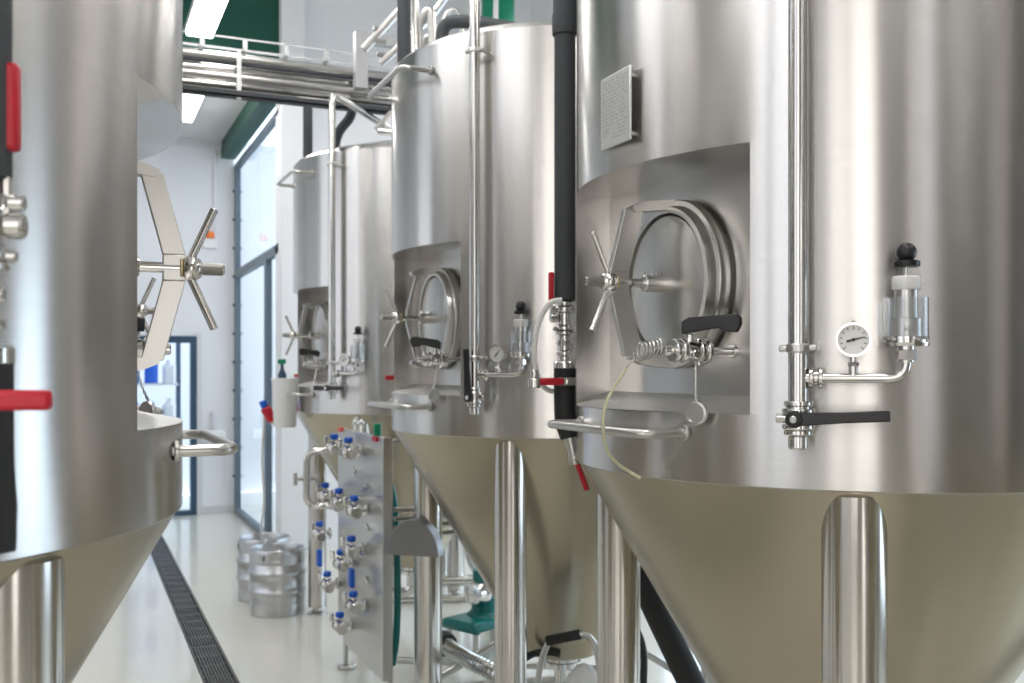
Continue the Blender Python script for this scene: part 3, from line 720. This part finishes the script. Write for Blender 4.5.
MB().lathe(hp[0]-d_*.05, d_, [(0, .04), (0, .072), (.03, .075), (.06, .07), (.06, .05)], 24).build('collar', 'rubber', o)
MB().tube([hp[0]-d_*.16, hp[0]], .036, 16).build('ferrule', 'polish', o)
# tube frame low under the middle tank
fr = empty('tube_frame', (P(470, 650, 5.9).x, P(470, 650, 5.9).y, 0)); tag(fr, 'low frame of crossing steel tubes under the middle tank', 'frame')
fo = V((P(470, 650, 5.9).x, P(470, 650, 5.9).y, 0))
for a_, b_, nm in ((P(440, 677, 5.7), P(505, 638, 5.9), 'rail'), (P(440, 688, 5.6), P(600, 676, 5.3), 'rail'), (P(395, 660, 6.3), P(600, 668, 5.9), 'rail')):
    MB().tube([a_-fo, b_-fo], .022, 12).build(nm, 'satin', fr)
# pipework skid behind the middle tank
sk0 = P(450, 560, 8.6); sk = empty('pipework_skid', (sk0.x, sk0.y, 0)); tag(sk, 'skid of bright steel pipework seen behind the middle tank cone', 'pipework')
def sp(px, py, d): return P(px, py, d)-V((sk0.x, sk0.y, 0))
def sk_pipe(pts, r, bend=.12): MB().tube(pts, r, 14, bend=bend).build('pipe', 'polish', sk)
D8 = 8.6
sk_pipe([sp(432, 470, D8), sp(432, 592, D8)], .04); sk_pipe([sp(456, 500, D8), sp(456, 575, D8), sp(470, 592, D8), sp(495, 592, D8)], .038)
sk_pipe([sp(468, 520, D8), sp(468, 560, D8), sp(482, 580, D8), sp(500, 580, D8)], .03); sk_pipe([sp(420, 582, 8.3), sp(478, 580, 8.3)], .045)
sk_pipe([sp(392, 600, 8.2), sp(470, 598, 8.2)], .03); sk_pipe([sp(425, 536, 8.3), sp(450, 534, 8.3)], .03)
sk_pipe([sp(392, 625, 8.0), sp(440, 622, 8.0)], .03); sk_pipe([sp(444, 450, 8.8), sp(444, 590, 8.8)], .03)
MB().lathe(sp(433, 575, 9.0), (0, 0, -1), [(-.2, .02), (-.17, .12), (0, .16), (.18, .16), (.3, .1)], 28).build('vessel', 'polish', sk)
for x_ in (392, 425, 480):
    q = sp(x_, 600, 8.5); MB().box((q.x-.025, q.y-.025, 0), (q.x+.025, q.y+.025, .75)).build('post', 'satin', sk)
# hose-trolley handle with black grip in front of the middle tank outlet
hd = smooth([P(535, 700, 4.7), P(540, 668, 4.7), P(545, 650, 4.68), P(552, 640, 4.66), P(566, 636, 4.64), P(580, 634, 4.62), P(590, 638, 4.62), P(597, 652, 4.62), P(602, 690, 4.62)])
tr = MB().tube(hd, .0145, 14).build('trolley_handle', 'satin'); tag(tr, 'bent steel trolley handle with black grip before the middle tank outlet', 'handle')
MB().tube([P(547, 641, 4.67), P(581, 634, 4.62)], .024, 16).build('grip', 'rubber', tr)
# black hose coils and white sack under the outlet
o = MB().tube(smooth([P(520, 662, 5.0), P(533, 654, 5.0), P(548, 652, 5.0), P(560, 654, 5.0)]), .018, 12).build('black_hose', 'rubber'); tag(o, 'short black hose by the outlet of the middle tank', 'hose')
sc = P(584, 690, 4.6)
m_ = MB(); 
m_.lathe((sc.x, sc.y, 0), (0, 0, 1), [(0, .13), (.06, .16), (.2, .165), (.36, .15), (.44, .12), (.50, .07), (.545, .035), (.56, .0)], 20)
o = m_.build('white_sack', 'whitep', ang=50); tag(o, 'white sack standing below the middle tank outlet', 'sack')
# under the near tank: thick black hose, thin hoses
o = MB().tube(smooth([P(612, 520, 4.0), P(640, 575, 4.05), P(662, 622, 4.05), P(694, 690, 4.05), P(730, 775, 4.0), P(770, 835, 3.9)]), .055, 20).build('thick_black_hose', 'rubber'); tag(o, 'thick black hose slanting down behind the near right tank cone', 'hose')
o = MB().tube(smooth([P(634, 625, 4.6), P(641, 640, 4.55), P(644, 660, 4.5), P(643, 690, 4.45), P(640, 740, 4.4)]), .016, 12).build('thin_black_hose', 'rubber'); tag(o, 'thin black hose hanging next to the second leg of the near right tank', 'hose')
o = MB().tube(smooth([P(640, 650, 5.0), P(665, 665, 4.9), P(692, 684, 4.7), P(730, 712, 4.5)]), .017, 12).build('grey_hose', 'galv'); tag(o, 'thin grey hose sloping across the pale floor under the near tank', 'hose')

# ------------------------------------------------------------------ kegs
def keg(x, y, label):
    T = empty('beer_keg', (x, y, 0), random.uniform(0, 6)); tag(T, label, 'keg', 'steel beer kegs beside the drain')
    pr = [(.015, .10), (.05, .2), (.075, .213), (.13, .216), (.165, .216), (.172, .224), (.185, .226), (.198, .224), (.205, .216), (.31, .216), (.317, .224), (.33, .226), (.343, .224), (.35, .216), (.40, .213), (.43, .19), (.45, .1), (.455, .03)]
    MB().lathe((0, 0, 0), (0, 0, 1), pr, 48).build('body', 'keg', T, 60)
    MB().lathe((0, 0, 0), (0, 0, 1), [(.0, .205), (.0, .212), (.02, .216), (.09, .216), (.09, .205), (.0, .205)], 48, False).build('bottom_ring', 'keg', T)
    n = 48; m = MB(); vs = []; fs = []
    for k in range(n):
        t = 2*PI*k/n
        hole = (k % 24) in (0, 1, 2, 3, 22, 23)
        for zz, rr_ in ((.40, .214), (.445 if not hole else .43, .217), (.475, .216), (.507, .214), (.514, .209), (.507, .204), (.43, .206)):
            vs.append((rr_*math.cos(t), rr_*math.sin(t), zz))
    for k in range(n):
        j = (k+1) % n; hole = (k % 24) in (0, 1, 2, 22, 23)
        for i in range(6):
            if hole and i == 1: continue
            fs.append((k*7+i, j*7+i, j*7+i+1, k*7+i+1))
    m.add(vs, fs).build('top_ring', 'keg', T, 50)
    MB().lathe((0, 0, .45), (0, 0, 1), [(0, .04), (.03, .04), (.03, .025), (.02, .02)], 20).build('valve_neck', 'polish', T)
    return T
keg(1.46, 7.97, 'front steel keg of the two on the floor by the drain')
keg(1.45, 8.52, 'rear steel keg half hidden behind the front one')

# bucket hanging on the rail of the far tank, plug and cord
bk = P(285, 400, 7.12)
o = MB().lathe((bk.x, bk.y, 1.50), (0, 0, 1), [(0, .072), (.01, .078), (.33, .092), (.335, .096), (.35, .096), (.35, .088), (.34, .086), (.02, .072)], 28, False).add([], []).build('white_bucket', 'whitep'); tag(o, 'white plastic bucket hooked on the rail of the farthest tank', 'bucket')
MB().lathe((bk.x, bk.y, 1.50), (0, 0, 1), [(.001, .0), (.0, .072)], 28, False).build('bucket_base', 'whitep', o)
o = MB().lathe((bk.x-.02, bk.y, 1.515), (0, 0, 1), [(0, .03), (.36, .03), (.40, .012), (.44, .012)], 16).build('spray_bottle', new_mat('dark_bottle', (.02, .06, .12), .3)); tag(o, 'dark bottle standing in the white bucket', 'bottle')
MB().box((bk.x-.05, bk.y-.015, 1.95), (bk.x+.005, bk.y+.015, 1.985)).build('trigger', 'greencap', o, bevel=.004)
pg = P(269, 414, 7.5)
o = MB().cyl(pg+V((-.03, 0, .05)), pg+V((.03, 0, -.05)), .04, 16).build('red_plug', 'red'); tag(o, 'red plug hanging beside the white bucket', 'plug')
MB().cyl(pg+V((.03, 0, -.05)), pg+V((.045, 0, -.075)), .03, 16).build('plug_collar', 'whitep', o)
MB().cyl(pg+V((-.05, 0, .1)), pg+V((-.03, 0, .05)), .028, 14).build('plug_sleeve', 'blue', o)
cb = smooth([pg+V((-.04, 0, .08)), P(264, 425, 7.6), P(262, 460, 7.7), P(264, 500, 7.8), P(261, 530, 7.95), P(264, 545, 8.1)])
cb.append(V((1.45, 8.42, .50)))
o = MB().tube(cb, .009, 10).build('power_cable', 'wtube'); tag(o, 'white power cable hanging from the red plug to the rear keg', 'cable')

# ------------------------------------------------------------------ far wall fittings
def onfar(px, py, y=YC):
    r = (px-512)/1000; dd = y/(.9165-.4*r); return P(px, py, dd)
p = onfar(210, 238, YC-.03)
o = MB().box((p.x-.09, p.y-.01, p.z-.14), (p.x+.09, p.y+.03, p.z+.0)).build('alarm_box', 'whitep', bevel=.01); tag(o, 'small orange and white alarm lamp on the far wall', 'alarm lamp')
MB().lathe((p.x, p.y+.01, p.z), (0, 0, 1), [(0, .06), (.07, .055), (.09, .03)], 16).build('lens', 'orange', o)
a_ = onfar(215, 150, YC-.02); b_ = onfar(215, 232, YC-.02)
o = MB().cyl(b_, a_, .014, 8).build('conduit', 'galv'); tag(o, 'thin vertical conduit on the far white wall', 'conduit')
a_ = onfar(226, 148, YC-.02); b_ = onfar(218, 160, YC-.02)
p = onfar(213, 441, YC-.15)
o = MB().prism([(p.x-.14, p.y-.12, p.z+.02), (p.x+.14, p.y-.12, p.z+.02), (p.x+.14, p.y+.14, p.z+.02), (p.x-.14, p.y+.14, p.z+.02)], (0, 0, .12)).build('wash_basin', 'whitep', bevel=.02); tag(o, 'small white wash basin on the far wall', 'basin')
MB().tube([(p.x, p.y+.12, p.z+.13), (p.x, p.y+.12, p.z+.38), (p.x, p.y, p.z+.38), (p.x, p.y, p.z+.3)], .015, 10, bend=.05).build('tap', 'satin', o)
# shelf with blue canisters outside the door
sh = empty('storage_shelf', (.8, 14.9, 0)); tag(sh, 'shelf beyond the far glass door', 'shelf')
for zz in (.5, 1.1, 1.7, 2.3): MB().box((-.7, -.2, zz), (.55, .2, zz+.03)).build('shelf_board', 'galv', sh, flat=True)
for xx in (-.7, .52):
    for yy in (-.2, .17): MB().box((xx, yy, 0), (xx+.03, yy+.03, 2.33)).build('upright', 'navy', sh, flat=True)
cn0 = None; cols = ['bottleblue', 'whitep', 'blue', 'bottleblue', 'teal']
k = 0
for zz in (.53, 1.13, 1.73):
    for i in range(5):
        mt = M[cols[(k*3+i) % 5]]; k += 1
        h_ = random.uniform(.28, .42)
        o = MB().lathe((.8-.55+i*.24, 14.85, zz), (0, 0, 1), [(0, .085), (.01, .09), (h_*.75, .09), (h_*.88, .04), (h_, .04)], 20).build('canister', mt)
        tag(o, 'canister on the shelf beyond the far glass door', 'canister', 'canisters beyond the door')

# ------------------------------------------------------------------ world, camera
w = bpy.data.worlds.new('sky'); bpy.context.scene.world = w; w.use_nodes = True
bg = w.node_tree.nodes['Background']; bg.inputs[0].default_value = (.72, .86, 1.0, 1); bg.inputs[1].default_value = 2.2

cam_d = bpy.data.cameras.new('camera'); cam = bpy.data.objects.new('camera', cam_d); C.objects.link(cam)
cam.location = (0, 0, EYE); cam.rotation_euler = (PI/2, 0, -math.atan2(.4, .9165))
cam_d.sensor_width = 36; cam_d.lens = 36*1000/1024; cam_d.shift_y = 29.5/1024
cam_d.dof.use_dof = True; cam_d.dof.focus_distance = 2.6; cam_d.dof.aperture_fstop = 4.0
cam_d.clip_start = .05
S = bpy.context.scene; S.camera = cam
S.view_settings.view_transform = 'Standard'; S.view_settings.look = 'None'; S.view_settings.gamma = 1
S.view_settings.use_curve_mapping = False; S.view_settings.exposure = 0.55
S.cycles.use_denoising = True
S.cycles.max_bounces = 10; S.cycles.glossy_bounces = 6; S.cycles.transmission_bounces = 8; S.cycles.diffuse_bounces = 5
S.cycles.sample_clamp_indirect = 8
S.cycles.caustics_reflective = True
